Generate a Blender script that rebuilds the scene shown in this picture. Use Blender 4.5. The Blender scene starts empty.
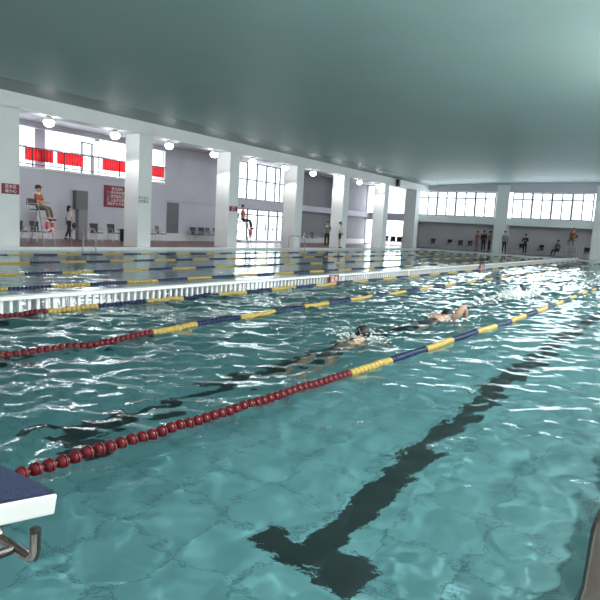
import bpy, bmesh, math, random
import numpy as np
from mathutils import Vector, Matrix
random.seed(7); rng = np.random.default_rng(11)
S = bpy.context.scene; COL = S.collection; PI = math.pi

# ------------------------------------------------------------------ camera, world, daylight, exposure
WATER_EYE = 1.4
cam_d = bpy.data.cameras.new('camera'); cam = bpy.data.objects.new('camera', cam_d); COL.objects.link(cam)
cam_d.sensor_width = 36; cam_d.lens = 36.0; cam_d.clip_start = .05; cam_d.clip_end = 400
_d = Vector((706 - 300, -(249 - 300), -600)).normalized()            # lane direction in camera space (blender: x right, y up, -z forward)
_r = math.radians(3.2)
_h = Vector((math.cos(_r), -math.sin(_r), 0))
_n = _d.cross(_h).normalized()
if _n.y < 0: _n = -_n
_x = _d.cross(_n)                                                    # world X in camera space
cam.matrix_world = Matrix.Translation((0, 0, WATER_EYE)) @ Matrix((_x, _d, _n)).to_4x4()
S.camera = cam

S.view_settings.view_transform = 'Standard'; S.view_settings.look = 'None'
S.view_settings.gamma = 1; S.view_settings.use_curve_mapping = False
S.view_settings.exposure = 0.45
S.cycles.use_denoising = True
S.cycles.max_bounces = 12; S.cycles.diffuse_bounces = 5; S.cycles.glossy_bounces = 4
S.cycles.transmission_bounces = 8; S.cycles.transparent_max_bounces = 12
S.cycles.caustics_reflective = True; S.cycles.caustics_refractive = True
S.cycles.blur_glossy = 0.3; S.cycles.sample_clamp_indirect = 6

world = bpy.data.worlds.new('overcast sky'); S.world = world; world.use_nodes = True
_bg = world.node_tree.nodes['Background']; _bg.inputs[0].default_value = (.92, .96, 1, 1); _bg.inputs[1].default_value = 2.2

def daylight(name, loc, rot, sx, sy, L, color=(.95, .98, 1)):
    l = bpy.data.lights.new(name, 'AREA'); l.shape = 'RECTANGLE'; l.size = sx; l.size_y = sy
    l.energy = L * math.pi * sx * sy; l.color = color
    o = bpy.data.objects.new(name, l); COL.objects.link(o); o.location = loc; o.rotation_euler = rot
    return o
RXP = (0, -PI/2, 0)      # shines towards +X
RXN = (0, PI/2, 0)       # shines towards -X
RYN = (-PI/2, 0, 0)      # shines towards -Y
RYP = (PI/2, 0, 0)
FAR_Y, WALL_X = 50.5, -27.0
# daylight outside the windows of the far wall, the left wall, the corner and the (unseen) right-hand wall
daylight('daylight_far_window', (-18.4, 51.6, 4.05), RYN, 7.0, 2.2, 5)
daylight('daylight_far_window', (-10.6, 51.6, 4.05), RYN, 6.4, 2.2, 5)
daylight('daylight_far_window', (-3.0, 51.6, 4.05), RYN, 6.4, 2.2, 5)
daylight('daylight_corner_window', (-25.0, 51.9, 2.6), RYN, 4.0, 5.0, 4)
daylight('daylight_stair_window', (-27.9, 35, 4.3), RXP, 2.7, 5.6, 3)
daylight('daylight_glass_door', (-27.9, 35, 1.2), RXP, 2.5, 5.6, 2.2)
daylight('daylight_balcony_window', (-31.6, 17, 4.7), RXP, 2.2, 19, 14)
for _y in (4.5, 12.5, 20.5, 28.5, 36.5, 44.5):
    daylight('daylight_right_window', (6.6, _y, 3.9), RXN, 2.6, 6.6, 1.9)

for _y, _e in ((2.5, 640), (9.0, 800), (17.0, 900)):                                          # unseen point lights without fixtures, added for caustics on the pool floor
    _l = bpy.data.lights.new('caustic_light_right', 'POINT'); _l.energy = _e; _l.shadow_soft_size = .06; _l.color = (1, .98, .94); _l.cycles.is_caustics_light = True
    _o = bpy.data.objects.new('caustic_light_right', _l); COL.objects.link(_o); _o.location = (1.1, _y, 4.9)

# ------------------------------------------------------------------ materials
def nm(name):
    m = bpy.data.materials.new(name); m.use_nodes = True
    nt = m.node_tree; return m, nt, nt.nodes, nt.links, nt.nodes['Principled BSDF']
def mat(name, col, rough=.5, metal=0, spec=.5, var=0, vscale=6, bump=0, bscale=30, trans=0):
    m, nt, N, L, P = nm(name)
    P.inputs['Base Color'].default_value = (*col, 1); P.inputs['Roughness'].default_value = rough
    P.inputs['Metallic'].default_value = metal; P.inputs['Specular IOR Level'].default_value = spec
    if trans: P.inputs['Transmission Weight'].default_value = trans
    tc = N.new('ShaderNodeTexCoord')
    if var:
        no = N.new('ShaderNodeTexNoise'); no.inputs['Scale'].default_value = vscale; no.inputs['Detail'].default_value = 5
        L.new(tc.outputs['Object'], no.inputs['Vector'])
        r = N.new('ShaderNodeValToRGB')
        r.color_ramp.elements[0].position = .3; r.color_ramp.elements[1].position = .7
        r.color_ramp.elements[0].color = (*[c * (1 - var) for c in col], 1)
        r.color_ramp.elements[1].color = (*[min(1, c * (1 + var)) for c in col], 1)
        L.new(no.outputs['Fac'], r.inputs['Fac']); L.new(r.outputs['Color'], P.inputs['Base Color'])
    if bump:
        n2 = N.new('ShaderNodeTexNoise'); n2.inputs['Scale'].default_value = bscale; n2.inputs['Detail'].default_value = 4
        L.new(tc.outputs['Object'], n2.inputs['Vector'])
        b = N.new('ShaderNodeBump'); b.inputs['Strength'].default_value = bump; b.inputs['Distance'].default_value = .02
        L.new(n2.outputs['Fac'], b.inputs['Height']); L.new(b.outputs['Normal'], P.inputs['Normal'])
    return m
def emit(name, col, s):
    m, nt, N, L, P = nm(name)
    P.inputs['Base Color'].default_value = (*col, 1)
    P.inputs['Emission Color'].default_value = (*col, 1); P.inputs['Emission Strength'].default_value = s
    return m
def tiles(name, col, grout, size, rough=.3, gw=.02, var=.06):
    m, nt, N, L, P = nm(name)
    tc = N.new('ShaderNodeTexCoord'); br = N.new('ShaderNodeTexBrick')
    br.offset = 0; br.inputs['Scale'].default_value = 1
    br.inputs['Brick Width'].default_value = size; br.inputs['Row Height'].default_value = size
    br.inputs['Mortar Size'].default_value = gw * size; br.inputs['Mortar Smooth'].default_value = .1
    br.inputs['Color1'].default_value = (*[c * (1 - var) for c in col], 1)
    br.inputs['Color2'].default_value = (*[min(1, c * (1 + var)) for c in col], 1)
    br.inputs['Mortar'].default_value = (*grout, 1)
    L.new(tc.outputs['Object'], br.inputs['Vector']); L.new(br.outputs['Color'], P.inputs['Base Color'])
    P.inputs['Roughness'].default_value = rough
    return m
def glass_pane(name):
    m, nt, N, L, P = nm(name)
    t = N.new('ShaderNodeBsdfTransparent'); t.inputs[0].default_value = (.93, .96, .97, 1)
    g = N.new('ShaderNodeBsdfGlossy'); g.inputs['Roughness'].default_value = .02
    x = N.new('ShaderNodeMixShader'); x.inputs[0].default_value = .08
    L.new(t.outputs[0], x.inputs[1]); L.new(g.outputs[0], x.inputs[2]); L.new(x.outputs[0], N['Material Output'].inputs[0])
    return m
def water_mat():
    m, nt, N, L, P = nm('pool water')
    g = N.new('ShaderNodeBsdfGlass'); g.inputs['IOR'].default_value = 1.33; g.inputs['Roughness'].default_value = 0
    g.inputs['Color'].default_value = (.93, 1, .99, 1)
    tc = N.new('ShaderNodeTexCoord'); no = N.new('ShaderNodeTexNoise')
    no.inputs['Scale'].default_value = 14; no.inputs['Detail'].default_value = 3
    b = N.new('ShaderNodeBump'); b.inputs['Strength'].default_value = .25; b.inputs['Distance'].default_value = .012
    L.new(tc.outputs['Object'], no.inputs['Vector']); L.new(no.outputs['Fac'], b.inputs['Height'])
    L.new(b.outputs['Normal'], g.inputs['Normal'])
    L.new(g.outputs[0], N['Material Output'].inputs[0])
    return m
M = dict(
    paint=mat('white wall paint', (.75, .78, .78), .6, var=.03, vscale=1.2),
    wall=mat('lilac white wall paint', (.56, .555, .62), .65, var=.05, vscale=.8),
    grey=mat('grey wall paint', (.66, .64, .67), .7, var=.05, vscale=.8),
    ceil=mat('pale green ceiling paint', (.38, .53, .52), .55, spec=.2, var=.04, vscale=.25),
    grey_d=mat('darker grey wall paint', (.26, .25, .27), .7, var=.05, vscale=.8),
    gm=mat('grey metal tube', (.32, .32, .33), .35, .6),
    shade=mat('dark green ceiling border', (.20, .29, .27), .5),
    floor_pool=tiles('pool floor tile', (.155, .33, .365), (.09, .20, .225), .50, .4, .020),
    wall_pool=tiles('pool wall tile', (.22, .45, .47), (.12, .26, .28), .25, .35, .04),
    black_tile=mat('black lane tile', (.012, .02, .024), .4),
    deck=tiles('red brown deck tile', (.11, .036, .028), (.05, .025, .02), .30, .3, .04),
    deck_grey=tiles('grey deck tile', (.35, .35, .35), (.2, .2, .2), .30, .35, .04),
    edge=mat('white edge tile', (.72, .74, .74), .3),
    frame=mat('dark window frame', (.07, .07, .085), .4),
    frame_w=mat('grey window frame', (.17, .165, .18), .5),
    glass=glass_pane('window glass'),
    lamp=emit('lamp glass', (1, .98, .95), 14),
    metal=mat('chrome', (.62, .62, .62), .12, 1), rail=mat('dark reflection steel', (.22, .19, .175), .25, 1),  # rail: reflection of dark surroundings put into the metal's base colour
    steel=mat('brushed steel', (.55, .55, .56), .3, 1),
    darkmetal=mat('dark metal', (.05, .05, .055), .45, .4),
    white=mat('white plastic', (.80, .80, .80), .35), block_white=mat('white block paint', (.58, .58, .57), .4),
    red=mat('red plastic', (.13, .004, .009), .3, var=.12, vscale=20),
    yellow=mat('yellow plastic', (.55, .38, .09), .35, var=.1, vscale=20),
    blue=mat('navy plastic', (.005, .016, .075), .35, var=.1, vscale=20),
    rope=mat('rope cable', (.2, .2, .2), .6),
    sign=mat('dark red sign', (.22, .015, .03), .5),
    banner=mat('red banner cloth', (.80, .06, .07), .7, var=.12, vscale=4),
    rubber=mat('black rubber', (.02, .02, .02), .6),
    letter=mat('white lettering', (.85, .82, .82), .6),
    letter_d=mat('dark lettering', (.06, .07, .12), .6),
    black=mat('black plastic', (.018, .018, .02), .4),
    bluetop=mat('blue non slip block top', (.006, .014, .055), .75, var=.45, vscale=60, bump=.5, bscale=140),
    skin=mat('skin', (.52, .30, .21), .5, var=.06, vscale=10),
    hair=mat('black hair', (.012, .01, .01), .55),
    orange=mat('orange cloth', (.33, .085, .025), .8, var=.1), cloth_d=mat('dark cloth', (.03, .03, .035), .85, var=.2),
    cloth_w=mat('white cloth', (.7, .7, .7), .85, var=.06), cloth_g=mat('grey green cloth', (.16, .21, .20), .85, var=.1),
    khaki=mat('khaki cloth', (.14, .12, .08), .85, var=.1), navy=mat('navy cloth', (.02, .03, .07), .85), pinkish=mat('dull red cloth', (.34, .16, .16), .85),
    suit=mat('dark swimsuit', (.02, .025, .03), .4), grey_box=mat('grey painted metal', (.15, .15, .165), .5),
    ring_red=mat('life ring red', (.70, .06, .07), .5), foam=mat('white foam', (.86, .90, .90), .5),
    pinkboard=mat('pale notice board', (.50, .47, .52), .5), table=mat('white table top', (.75, .75, .75), .4),
    water=water_mat())

def translucent(m, k):
    nt = m.node_tree; N, L = nt.nodes, nt.links; P = N['Principled BSDF']
    t = N.new('ShaderNodeBsdfTranslucent'); t.inputs[0].default_value = (.95, .16, .18, 1)
    x = N.new('ShaderNodeMixShader'); x.inputs[0].default_value = k
    L.new(P.outputs[0], x.inputs[1]); L.new(t.outputs[0], x.inputs[2]); L.new(x.outputs[0], N['Material Output'].inputs[0])
translucent(M['banner'], .6)

# ------------------------------------------------------------------ mesh helpers
class MB:
    def __init__(s): s.bm = bmesh.new(); s.mi = 0
    def _new(s, fs):
        for f in fs: f.material_index = s.mi
    def box(s, x0, x1, y0, y1, z0, z1, mx=None):
        c = [(x, y, z) for x in (x0, x1) for y in (y0, y1) for z in (z0, z1)]
        v = [s.bm.verts.new(mx @ Vector(p) if mx else p) for p in c]
        s._new([s.bm.faces.new([v[i] for i in q]) for q in ((0,1,3,2),(4,6,7,5),(0,4,5,1),(2,3,7,6),(0,2,6,4),(1,5,7,3))]); return s
    def cbox(s, c, d, mx=None):
        return s.box(c[0]-d[0]/2, c[0]+d[0]/2, c[1]-d[1]/2, c[1]+d[1]/2, c[2]-d[2]/2, c[2]+d[2]/2, mx)
    def tube(s, pts, r, n=10, caps=True):
        pts = [Vector(p) for p in pts]; rs = r if isinstance(r, (list, tuple)) else [r] * len(pts)
        rings = []; up = None
        for i, p in enumerate(pts):
            t = (pts[min(i+1, len(pts)-1)] - pts[max(i-1, 0)]).normalized()
            if up is None: up = Vector((0, 0, 1)) if abs(t.z) < .9 else Vector((1, 0, 0))
            a = t.cross(up).normalized(); b = a.cross(t).normalized(); up = b
            rings.append([s.bm.verts.new(p + rs[i]*(math.cos(k*2*PI/n)*a + math.sin(k*2*PI/n)*b)) for k in range(n)])
        for q, w in zip(rings, rings[1:]):
            s._new([s.bm.faces.new((q[k], q[(k+1) % n], w[(k+1) % n], w[k])) for k in range(n)])
        if caps: s._new([s.bm.faces.new(rings[0][::-1]), s.bm.faces.new(rings[-1])])
        return s
    def lathe(s, prof, axis='Z', o=(0, 0, 0), n=20):                  # prof: (radius, along)
        o = Vector(o); rings = []
        for r, h in prof:
            ring = []
            for k in range(n):
                a = k*2*PI/n; c, d = r*math.cos(a), r*math.sin(a)
                ring.append(s.bm.verts.new(o + Vector((c, d, h) if axis == 'Z' else (d, h, c) if axis == 'Y' else (h, c, d))))
            rings.append(ring)
        for q, w in zip(rings, rings[1:]):
            s._new([s.bm.faces.new((q[k], q[(k+1) % n], w[(k+1) % n], w[k])) for k in range(n)])
        s._new([s.bm.faces.new(rings[0][::-1]), s.bm.faces.new(rings[-1])]); return s
    def ball(s, c, r, sx=1, sy=1, sz=1, u=14, v=9):
        g = bmesh.ops.create_uvsphere(s.bm, u_segments=u, v_segments=v, radius=r)
        for vv in g['verts']: vv.co = Vector((vv.co.x*sx, vv.co.y*sy, vv.co.z*sz)) + Vector(c)
        s._new({f for vv in g['verts'] for f in vv.link_faces}); return s
    def torus(s, c, R, r, axis='X', n=24, k=10, a0=0, a1=2*PI):
        full = abs(a1-a0-2*PI) < 1e-6; P = []
        for i in range(n + (0 if full else 1)):
            a = a0 + (a1-a0)*i/n; P.append(a)
        rings = []
        for a in P:
            ring = []
            for j in range(k):
                b = j*2*PI/k; rr = R + r*math.cos(b); u, v, w = rr*math.cos(a), rr*math.sin(a), r*math.sin(b)
                ring.append(s.bm.verts.new(Vector(c) + Vector({'X': (w, u, v), 'Y': (u, w, v), 'Z': (u, v, w)}[axis])))
            rings.append(ring)
        m = len(rings)
        for i in range(m if full else m-1):
            q, w = rings[i], rings[(i+1) % m]
            s._new([s.bm.faces.new((q[j], q[(j+1) % k], w[(j+1) % k], w[j])) for j in range(k)])
        return s
    def build(s, name, mats, parent=None, smooth=False, bevel=0, loc=None, rot=None):
        bmesh.ops.recalc_face_normals(s.bm, faces=s.bm.faces[:])
        if bevel: bmesh.ops.bevel(s.bm, geom=[e for e in s.bm.edges], offset=bevel, segments=2, affect='EDGES', profile=.6)
        me = bpy.data.meshes.new(name); s.bm.to_mesh(me); s.bm.free()
        for m_ in (mats if isinstance(mats, (list, tuple)) else [mats]): me.materials.append(m_)
        if smooth:
            me.polygons.foreach_set('use_smooth', [True]*len(me.polygons))
            try: me.set_sharp_from_angle(angle=math.radians(50))
            except Exception: pass
        o = bpy.data.objects.new(name, me); COL.objects.link(o)
        if parent: o.parent = parent
        if loc: o.location = loc
        if rot: o.rotation_euler = rot
        return o
def tag(o, label, cat, group=None, kind=None):
    o['label'] = label; o['category'] = cat
    if group: o['group'] = group
    if kind: o['kind'] = kind
    return o
def empty(name, loc, rz=0):
    o = bpy.data.objects.new(name, None); COL.objects.link(o); o.location = loc; o.rotation_euler = (0, 0, rz); o.empty_display_size = .2
    return o
def struct(o, label=None, cat='structure'):
    o['kind'] = 'structure'
    if label: o['label'] = label
    if cat and not o.parent: o['category'] = cat
    return o
def copy_tree(o, parent=None):
    c = o.copy(); COL.objects.link(c); c.parent = parent
    for ch in o.children: copy_tree(ch, c)
    return c
def text_mesh(name, body, size, material, parent, mx, align='CENTER', ext=.003):
    cu = bpy.data.curves.new(name, 'FONT'); cu.body = body; cu.size = size; cu.extrude = ext
    cu.align_x = align; cu.align_y = 'CENTER'; cu.space_line = 1.05
    t = bpy.data.objects.new(name, cu); COL.objects.link(t)
    bpy.context.view_layer.update()
    me = bpy.data.meshes.new_from_object(t.evaluated_get(bpy.context.evaluated_depsgraph_get()))
    bpy.data.objects.remove(t); bpy.data.curves.remove(cu)
    me.materials.clear(); me.materials.append(material)
    o = bpy.data.objects.new(name, me); COL.objects.link(o); o.parent = parent; o.matrix_local = mx
    return o
FACE_PX = Matrix(((0, 0, 1, 0), (1, 0, 0, 0), (0, 1, 0, 0), (0, 0, 0, 1)))        # text reads facing +X (its right is +Y)

# ------------------------------------------------------------------ pool shell and decks
PX0, PX1, PY0, PY1 = -20.3, -.2, 1.0, 48.5
DECK = .10; DEPTH = -1.25
struct(MB().box(PX0, PX1, PY0, PY1, DEPTH-.1, DEPTH).build('pool_floor', M['floor_pool']), 'pale teal tiled pool floor', 'floor')
pw = MB()
pw.box(PX0-.3, PX0, PY0-.3, PY1+.3, DEPTH-.1, DECK-.02).box(PX1, PX1+.3, PY0-.3, PY1+.3, DEPTH-.1, DECK-.02)
pw.box(PX0, PX1, PY0-.3, PY0, DEPTH-.1, DECK-.02).box(PX0, PX1, PY1, PY1+.3, DEPTH-.1, DECK-.02)
struct(pw.build('pool_wall', M['wall_pool']), 'pale teal tiled pool wall', 'wall')
pe = MB()
pe.box(PX0-.35, PX0+.02, PY0-.35, PY1+.35, DECK-.16, DECK).box(PX1-.0, PX1+.35, PY0-.35, PY1+.35, DECK-.16, DECK)
pe.box(PX0, PX1, PY0-.35, PY0, DECK-.16, DECK).box(PX0, PX1, PY1-.02, PY1+.35, DECK-.16, DECK)
struct(pe.build('trim_pool_edge', M['edge']), 'white tile edging round the pool', 'trim')
struct(MB().box(WALL_X-5, PX0-.35, -4, 54.5, -.2, DECK-.002).build('floor_left', M['deck']), 'red brown tiled deck along the columns', 'floor')
struct(MB().box(PX0-.35, 6.3, PY1+.35, 54.5, -.2, DECK-.002).build('floor_far', M['deck_grey']), 'grey tiled deck at the far end', 'floor')
struct(MB().box(PX1+.35, 6.3, -4, PY1+.35, -.2, DECK-.002).build('floor_right', M['deck_grey']), 'grey tiled deck on the right side', 'floor')
struct(MB().box(PX0-.35, PX1+.35, -4, PY0-.35, -.2, DECK-.002).build('floor_near', M['deck_grey']), 'grey tiled deck at the near end', 'floor')
# lane lines on the pool floor
for i, x in enumerate((-1.82, -4.25, -6.75, -8.95, -11.35, -13.85, -16.55, -19.4)):
    b = MB().box(x-.125, x+.125, PY0+2.10, PY1-2, DEPTH, DEPTH+.004).box(x-.39, x+.39, PY0+1.87, PY0+2.10, DEPTH, DEPTH+.004).box(x-.5, x+.5, PY1-2, PY1-1.7, DEPTH, DEPTH+.004)
    struct(b.build('trim_lane_marking', M['black_tile']), 'black T ended lane line on the pool floor', 'lane marking')

# water: one graded grid with travelling ripples
def grade(a, b, near, step, k):
    p = [a]; d = near; s = 1 if b > a else -1
    while (b - p[-1])*s > 0:
        st = max(step, k*d); p.append(p[-1] + s*st); d += st
    p[-1] = b; return np.array(p)
gx = grade(PX1, PX0, 2.0, .018, .0080)[::-1]; gy = grade(PY0, PY1, 2.3, .019, .0076)
X, Y = np.meshgrid(gx, gy, indexing='xy')
Z = np.zeros_like(X)
def waves(lams, n, slope, ang=None, spread=PI):
    z = np.zeros_like(X)
    for _ in range(n):
        lam = rng.uniform(*lams); k = 2*PI/lam
        a = rng.uniform(0, 2*PI) if ang is None else rng.normal(ang, spread)
        ph = rng.uniform(0, 2*PI)
        z += (slope*math.sqrt(2/n)/k)*np.sin(k*(X*math.cos(a) + Y*math.sin(a)) + ph)
    return z
sm = lambda t: np.clip(t, 0, 1)**2*(3 - 2*np.clip(t, 0, 1))
chop = .62 + .75*sm((-2.3 - X)/.9) + .45*sm((Y-6)/8)                 # lanes with swimmers and the far half are rougher
chop = np.where(X < -7.75, .45, np.minimum(chop, 1.45))
patch = .75 + .25*np.sin(X*1.3 + .7*np.sin(Y*.6))*np.sin(Y*.9 + 1.1*np.sin(X*.8))
busy = sm((-2.5 - X)/.6)*sm((X + 7.9)/.4)*sm((Y - 2)/3)               # the lanes with swimmers are full of short chop
Z += busy*waves((.14, .42), 60, .11)
Z += chop*patch*(waves((.8, 2.0), 26, .036) + waves((.30, .8), 40, .085) + waves((.12, .30), 60, .125) + np.clip(1.6 - np.hypot(X, Y)/5, 0, 1)*waves((.065, .12), 50, .07))
nx, ny = len(gx), len(gy)
me = bpy.data.meshes.new('water')
co = np.stack([X, Y, Z], -1).reshape(-1, 3).astype(np.float32)
idx = np.arange(nx*ny).reshape(ny, nx)
q = np.stack([idx[:-1, :-1], idx[:-1, 1:], idx[1:, 1:], idx[1:, :-1]], -1).reshape(-1, 4).astype(np.int32)
me.vertices.add(len(co)); me.vertices.foreach_set('co', co.ravel())
me.loops.add(q.size); me.loops.foreach_set('vertex_index', q.ravel())
me.polygons.add(len(q)); me.polygons.foreach_set('loop_start', np.arange(0, q.size, 4, dtype=np.int32))
me.polygons.foreach_set('use_smooth', np.ones(len(q), dtype=bool))
me.update(); me.validate(); me.materials.append(M['water'])
wo = bpy.data.objects.new('water', me); COL.objects.link(wo)
tag(wo, 'clear teal rippling water filling the swimming pool', 'water', kind='stuff')
wo.cycles.is_caustics_caster = True
bpy.data.objects['pool_floor'].cycles.is_caustics_receiver = True
for _o in COL.objects:
    if _o.name.startswith('trim_lane_marking'): _o.cycles.is_caustics_receiver = True
def water_z(x, y):
    i = np.clip(np.searchsorted(gx, x), 1, nx-1); j = np.clip(np.searchsorted(gy, y), 1, ny-1)
    return float(Z[j, i])

# ------------------------------------------------------------------ building shell
CEIL = 5.5
def ceiling():
    b = MB(); xs = np.linspace(-21.35, 7.4, 40); prof = []
    for x in xs:
        t = (x + 7)/14.3
        prof.append(CEIL + .38*(1 - min(1, abs(t))**2.6))
    v0 = [b.bm.verts.new((x, -5, z)) for x, z in zip(xs, prof)]; v1 = [b.bm.verts.new((x, 51.3, z)) for x, z in zip(xs, prof)]
    t0 = [b.bm.verts.new((x, -5, z+.25)) for x, z in zip(xs, prof)]; t1 = [b.bm.verts.new((x, 51.3, z+.25)) for x, z in zip(xs, prof)]
    for i in range(len(xs)-1):
        b.bm.faces.new((v0[i], v0[i+1], v1[i+1], v1[i])); b.bm.faces.new((t0[i], t1[i], t1[i+1], t0[i+1]))
    for a, c in ((v0, t0), (v1, t1)):
        for i in range(len(xs)-1): b.bm.faces.new((a[i], a[i+1], c[i+1], c[i]))
    b.bm.faces.new((v0[0], v1[0], t1[0], t0[0])); b.bm.faces.new((v0[-1], t0[-1], t1[-1], v1[-1]))
    return b.build('ceiling', M['ceil'], smooth=True)
struct(ceiling(), 'wide pale green vaulted ceiling over the pool', 'ceiling')
def ceil_z(x): return CEIL + .38*(1 - min(1, abs((x + 7)/14.3))**2.6)
bb = MB(); xs = np.linspace(-20.76, -19.2, 8)  # dark band of shade along the ceiling edge, put in as a coloured strip
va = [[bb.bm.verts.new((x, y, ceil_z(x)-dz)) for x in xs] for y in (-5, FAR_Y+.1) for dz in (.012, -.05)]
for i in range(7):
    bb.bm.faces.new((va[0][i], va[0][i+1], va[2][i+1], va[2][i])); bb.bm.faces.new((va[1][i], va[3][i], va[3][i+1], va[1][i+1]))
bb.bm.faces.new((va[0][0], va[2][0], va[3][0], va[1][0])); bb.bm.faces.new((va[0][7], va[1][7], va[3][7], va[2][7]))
struct(bb.build('trim_ceiling_shade', M['shade']), 'dark green painted-in border strip of the ceiling along the left beam', 'trim')
# left arcade: beam, columns, soffit
struct(MB().box(-21.5, -20.75, -5, 51.3, 4.98, 5.62).build('beam_left', M['paint']), 'white beam along the top of the columns', 'beam')
struct(MB().box(WALL_X-.2, -21.5, -5, 51.3, 5.62, 5.8).box(-32, WALL_X-.2, -5, 27, 5.62, 5.8).build('ceiling_arcade', M['wall']), 'low grey ceiling behind the columns', 'ceiling')
COLS = [(-.6, .15), (5.25, 6.0), (11.8, 12.52), (18.0, 18.75), (24.0, 24.75), (30.1, 30.85), (35.75, 36.5), (42.0, 42.75), (48.0, 48.75)]
for i, (a, c) in enumerate(COLS):
    struct(MB().box(-21.65, -20.75, c-.75, c, DECK-.02, 5.0).build('column_left', M['paint']), 'white square column of the left arcade', 'column')
# left back wall in pieces round its openings: balcony (Y 10..25.5), stair window + glass door (32.3..37.7)
wl = MB(); W0, W1 = WALL_X-.2, WALL_X
wl.box(W0, W1, -5, 10, 0, 5.7).box(W0, W1, 10, 25.4, 0, 3.40).box(W0, W1, 25.4, 32.2, 0, 5.7)
wl.box(W0, W1, 32.2, 37.75, 2.42, 3.08).box(W0, W1, 32.2, 37.75, 5.62, 5.8)
struct(wl.build('wall_left', M['wall']), 'pale lilac wall behind the columns', 'wall')
struct(MB().box(W0, W1, 37.75, 51.3, 0, 5.7).build('wall_left_end', M['grey_d']), 'darker grey end of the left wall', 'wall')  # dim light at this end put into the paint as darker grey
struct(MB().box(WALL_X, WALL_X+.10, 25.4, 32.2, 2.50, 2.58).box(WALL_X, WALL_X+.5, 37.75, 51, 2.60, 3.05).build('trim_ledge', M['wall']), 'thin ledge running along the left wall', 'trim')
struct(MB().box(WALL_X, WALL_X+.02, -5, 32.2, DECK, DECK+.45).box(WALL_X, WALL_X+.02, 37.8, 51, DECK, DECK+.45).build('baseboard_left', M['grey']), 'grey skirting of the left wall', 'baseboard')
for (a, c) in ((37.9, 38.4), (44.6, 45.1)):
    struct(MB().box(WALL_X, WALL_X+.45, a, c, DECK, 5.65).build('pilaster', M['grey']), 'wall pilaster beyond the glass door', 'pilaster')
# balcony room
struct(MB().box(-31.4, WALL_X+.12, 10, 25.4, 3.40, 3.50).build('floor_balcony', M['paint']), 'white balcony slab edge', 'floor')
bw = MB(); bw.box(-31.4, -31.2, 6, 27, 3.3, 3.58).box(-31.4, -31.2, 6, 27, 5.5, 5.7)
for y in (8, 12.5, 17.0, 21.6, 26): bw.box(-31.4, -31.2, y, y+.35, 3.5, 5.6)
struct(bw.build('wall_balcony', M['paint']), 'white back wall of the balcony with windows', 'wall')
struct(MB().box(-31.4, WALL_X-.2, 25.37, 25.6, 3.5, 5.62).box(-31.4, WALL_X-.2, 9.8, 10.03, 3.5, 5.62).build('wall_balcony_end', M['paint']), 'white end wall of the balcony', 'wall')
struct(MB().box(-27.9, -27.3, 17.25, 17.8, 3.5, 5.62).build('column_balcony', M['wall']), 'grey lilac column on the balcony', 'column')
struct(MB().box(-31.4, -27.2, 14.5, 14.8, 5.25, 5.62).box(-31.4, -27.2, 20.6, 20.9, 5.25, 5.62).box(-27.25, -27.0, 10, 25.4, 5.35, 5.62).build('beam_balcony', M['grey']), 'grey beams under the balcony ceiling', 'beam')
wf = MB()
for y in (8.35, 12.85, 17.35, 21.95): wf.box(-31.33, -31.27, y, y+4.1, 4.9, 4.96).box(-31.33, -31.27, y+2, y+2.06, 3.58, 5.5)
o = struct(wf.build('window_4', M['frame_w']), 'window row at the back of the balcony', 'window')
struct(MB().box(-31.31, -31.29, 6, 27, 3.58, 5.5).build('window_glass', M['glass'], o))
df = MB().box(-28.0, -27.93, 20.32, 20.40, 3.5, 5.2).box(-28.0, -27.93, 20.95, 21.03, 3.5, 5.2).box(-28.0, -27.93, 20.32, 21.03, 5.13, 5.2)
struct(df.build('door_2', M['frame']), 'thin dark door frame on the balcony', 'door frame')
# balcony railing
rail = empty('balcony_railing', (WALL_X+.05, 17.7, 3.50)); tag(rail, 'dark balcony railing with slim bars behind the red banners', 'railing')
def child(b, name, m, par, **k):
    o = b.build(name, m, None, **k); o.parent = par; o.matrix_parent_inverse = Matrix.Translation(par.location).inverted() if not par.rotation_euler.z else (Matrix.Translation(par.location) @ Matrix.Rotation(par.rotation_euler.z, 4, 'Z')).inverted(); return o
child(MB().box(-26.98, -26.93, 10, 25.4, 4.36, 4.41), 'top_rail', M['frame'], rail)
child(MB().box(-26.975, -26.935, 10, 25.4, 3.60, 3.64), 'bottom_rail', M['frame'], rail)
y = 10.1; k = 0
while y < 25.35:
    w = .028 if k % 11 == 0 else .010
    child(MB().box(-26.955-w, -26.955+w, y-w, y+w, 3.50 if k % 11 == 0 else 3.60, 4.38), 'post' if k % 11 == 0 else 'bar', M['frame'], rail); y += .155; k += 1
for i, (a, c) in enumerate(((10.6, 15.2), (16.55, 18.05), (18.25, 19.75), (20.95, 22.9), (23.1, 25.35))):
    b = MB(); n = 40
    va = [b.bm.verts.new((-27.03 + .02*math.sin(j*1.1+i), a+(c-a)*j/n, 4.37)) for j in range(n+1)]
    vb = [b.bm.verts.new((-27.03 + .035*math.sin(j*1.1+i+.4), a+(c-a)*j/n, 3.80)) for j in range(n+1)]
    for j in range(n): b.bm.faces.new((va[j], va[j+1], vb[j+1], vb[j]))
    o = b.build('banner', M['banner'], smooth=True); md = o.modifiers.new('s', 'SOLIDIFY'); md.thickness = .004
    tag(o, ['red banner on the balcony railing nearest the camera', 'red banner just beside the balcony column', 'red banner right of the balcony column before the gap', 'red banner before the second column from the left', 'red banner at the far end of the balcony railing'][i], 'banner', 'red banners on the balcony railing')
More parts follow.
